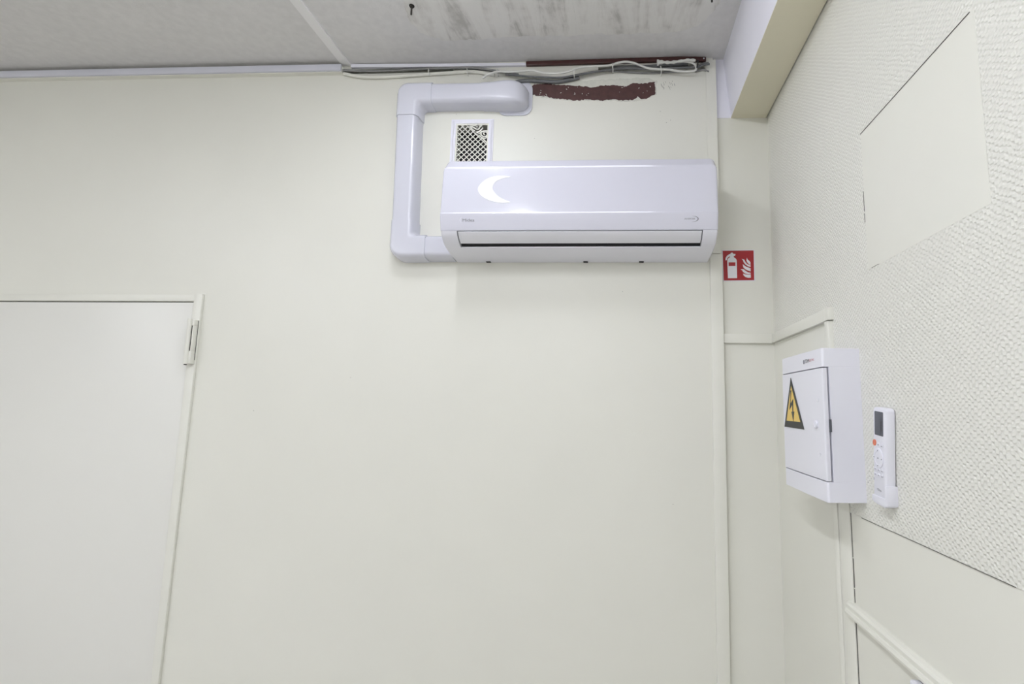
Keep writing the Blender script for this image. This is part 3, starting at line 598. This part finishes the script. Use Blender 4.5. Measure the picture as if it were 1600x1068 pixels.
ii = [G + (p - G) * .70 + Vector((0, .004)) for p in (A, B_, C2)]
tri('sticker_field', ii, m_yellow, .0008)
# lightning bolt with arrow head: coordinates along the triangle (s across toward camera, t up)
bolt_pts = [(-.4110, 1.6790), (-.4030, 1.6785), (-.4010, 1.6450), (-.4215, 1.6570), (-.4185, 1.6250), (-.4265, 1.6250), (-.4165, 1.5990), (-.4050, 1.6245), (-.4125, 1.6245), (-.4130, 1.6420), (-.3900, 1.6290), (-.3925, 1.6380)]
tri('lightning_bolt', bolt_pts, m_black, .0012)
text_part('lettering', 'TDM', .026, lambda u, v: (.4506, -.505 - u, 1.7435 + v), m_black, fb)
text_part('lettering', 'ELECTRIC', .030, lambda u, v: (.4506, -.533 - u, 1.7437 + v), m_redink, fb)
MB().tube([(.4506, -.499 + .003 * math.cos(a), 1.7435 + .0045 * math.sin(a)) for a in [2 * PI * i / 16 for i in range(17)]], .0007, 5).build('logo_ring', m_pale, fb)

# ------------------------------------------------------------------ remote control in its holder
TILT = math.radians(-5.2)
def rmt(y, z, x): # local: y across (0 centre, + towards back wall), z from centre
    c, s = math.cos(TILT), math.sin(TILT); return (x, -.6975 + y * c + z * s, 1.5450 + y * s * -1 + z * c)
rc = thing('remote_control', 'white air conditioner remote with grey screen hanging beside the fuse box', 'remote control', (.529, -.68, 1.455))
def rplate(name, pts, x0, x1, m, par, bev=0): return MB().prism([rmt(y, z, x0) for y, z in pts], (x1 - x0, 0, 0)).build(name, m, par, bevel=bev)
rb = rplate('body', rrect(-.0250, .0250, -.0910, .0915, .008, 5), .5185, .5365, m_satin, rc, .0030)
rplate('screen', rrect(-.0145, .0175, .0365, .0835, .002, 3), .5179, .5190, m_screen, rc)['label'] = 'grey display'
rplate('display_digits', [(-.009, .045), (-.006, .045), (-.006, .066), (-.009, .066)], .5176, .5182, m_black, rc)
def rdot(name, y, z, ry, rz, m, h=.0012): return rplate(name, [(y + ry * math.cos(2 * PI * i / 16), z + rz * math.sin(2 * PI * i / 16)) for i in range(16)], .5185 - h, .5190, m, rc)
rdot('power_button', .0185, .0205, .0062, .0062, m_orange)['label'] = 'orange power button'
for y, z in ((.0045, .0190), (-.0085, .0180)): rdot('button', y, z, .0060, .0038, m_satin); rdot('button_mark', y - .0015, z - .001, .0022, .0010, m_btn, .0016)
MB().loft([[rmt(.0035 + r * math.cos(2 * PI * i / 24), -.0080 + r * 1.08 * math.sin(2 * PI * i / 24), x) for i in range(24)] for r, x in ((.0182, .5190), (.0182, .5168), (.0172, .5163), (.0125, .5163), (.0118, .5172), (.0050, .5172))], caps=True).build('control_ring', m_satin, rc, 40)
for y, z in ((.0035, .0068), (.0035, -.0228), (.0183, -.008), (-.0113, -.008), (.0035, -.008)): rdot('ring_mark', y, z, .0016, .0011, m_btn, .0026)
for z in (-.0305, -.0410):
    for k in range(3): rdot('button', .0165 - .0130 * k, z + .0005 * k, .0052, .0030, m_satin); rdot('button_mark', .0155 - .0130 * k, z - .0008, .0024, .0009, m_btn, .0016)
text_part('lettering', 'Midea', .016, lambda u, v: rmt(.010 - u, -.0700 + v, .5181), m_pale, rc)
rplate('cover_seam', [(.0235, -.0545), (.0235, -.0500), (.0220, -.0500), (.0220, -.0545)], .5180, .5188, m_btn, rc)
hd = tag(MB().prism([rmt(y, z, .5160) for y, z in [(.0275, -.0865), (.0275, -.0835), (-.0215, -.0815), (-.0215, -.0580), (-.0285, -.0550), (-.0300, -.0940), (-.022, -.0985), (.018, -.0985), (.0275, -.0945)]], (XR - .0005 - .5160, 0, 0)).build('remote_holder', m_satin, None, bevel=.0016), 'white plastic wall holder gripping the lower end of the remote', 'holder')
MB().box(.5362, XR - .0010, -.71, -.68, 1.47, 1.53).build('back_plate', m_satin, hd)

# ------------------------------------------------------------------ socket box under the dado rail
sb = thing('socket_box', 'white socket box under the dado rail at the bottom of the right wall', 'socket', (XR, -.80, 1.08))
MB().box(.5150, XR, -.840, -.762, 1.083, 1.1665).build('housing', m_satin, sb, bevel=.004)
MB().box(.5120, .5155, -.832, -.770, 1.091, 1.158).build('face_plate', m_satin, sb, bevel=.0015)

# ------------------------------------------------------------------ ceiling battens (outside the view), with two slim strips added for highlights
MK = {}
SAY = ['short batten lamp nearest the back wall, just left of the air conditioner', 'slim strip lamp added to draw highlight lines on the left half of the air conditioner', 'slim strip lamp added to draw highlight lines on the right half of the air conditioner',
       'long batten lamp on the ceiling straight above the camera', 'long batten lamp on the ceiling left of the camera', 'long batten lamp in the second row, on the right', 'long batten lamp in the second row, on the left',
       'crosswise batten lamp at the far end of the room, left one', 'crosswise batten lamp at the far end of the room, right one']
for (x, y, ln, al, wd, rad), lab in zip(BATTENS, SAY):
    t = thing('ceiling_light', lab, 'lamp', (x, y, CZ), 'batten lamps on the ceiling')
    hw = wd / 2
    hx, hy = (ln / 2, hw + .011) if al == 'x' else (hw + .011, ln / 2)
    MB().box(x - hx, x + hx, y - hy, y + hy, CZ - .030, CZ).build('lamp_housing', m_lamp, t, bevel=.002)
    if rad not in MK: MK[rad] = emit('diffuser_%d' % len(MK), LAMP_COLOR, rad)
    ix, iy = (hx - .004, hw) if al == 'x' else (hw, hy - .004)
    MB().box(x - ix, x + ix, y - iy, y + iy, CZ - .041, CZ - .0302).build('diffuser', MK[rad], t)
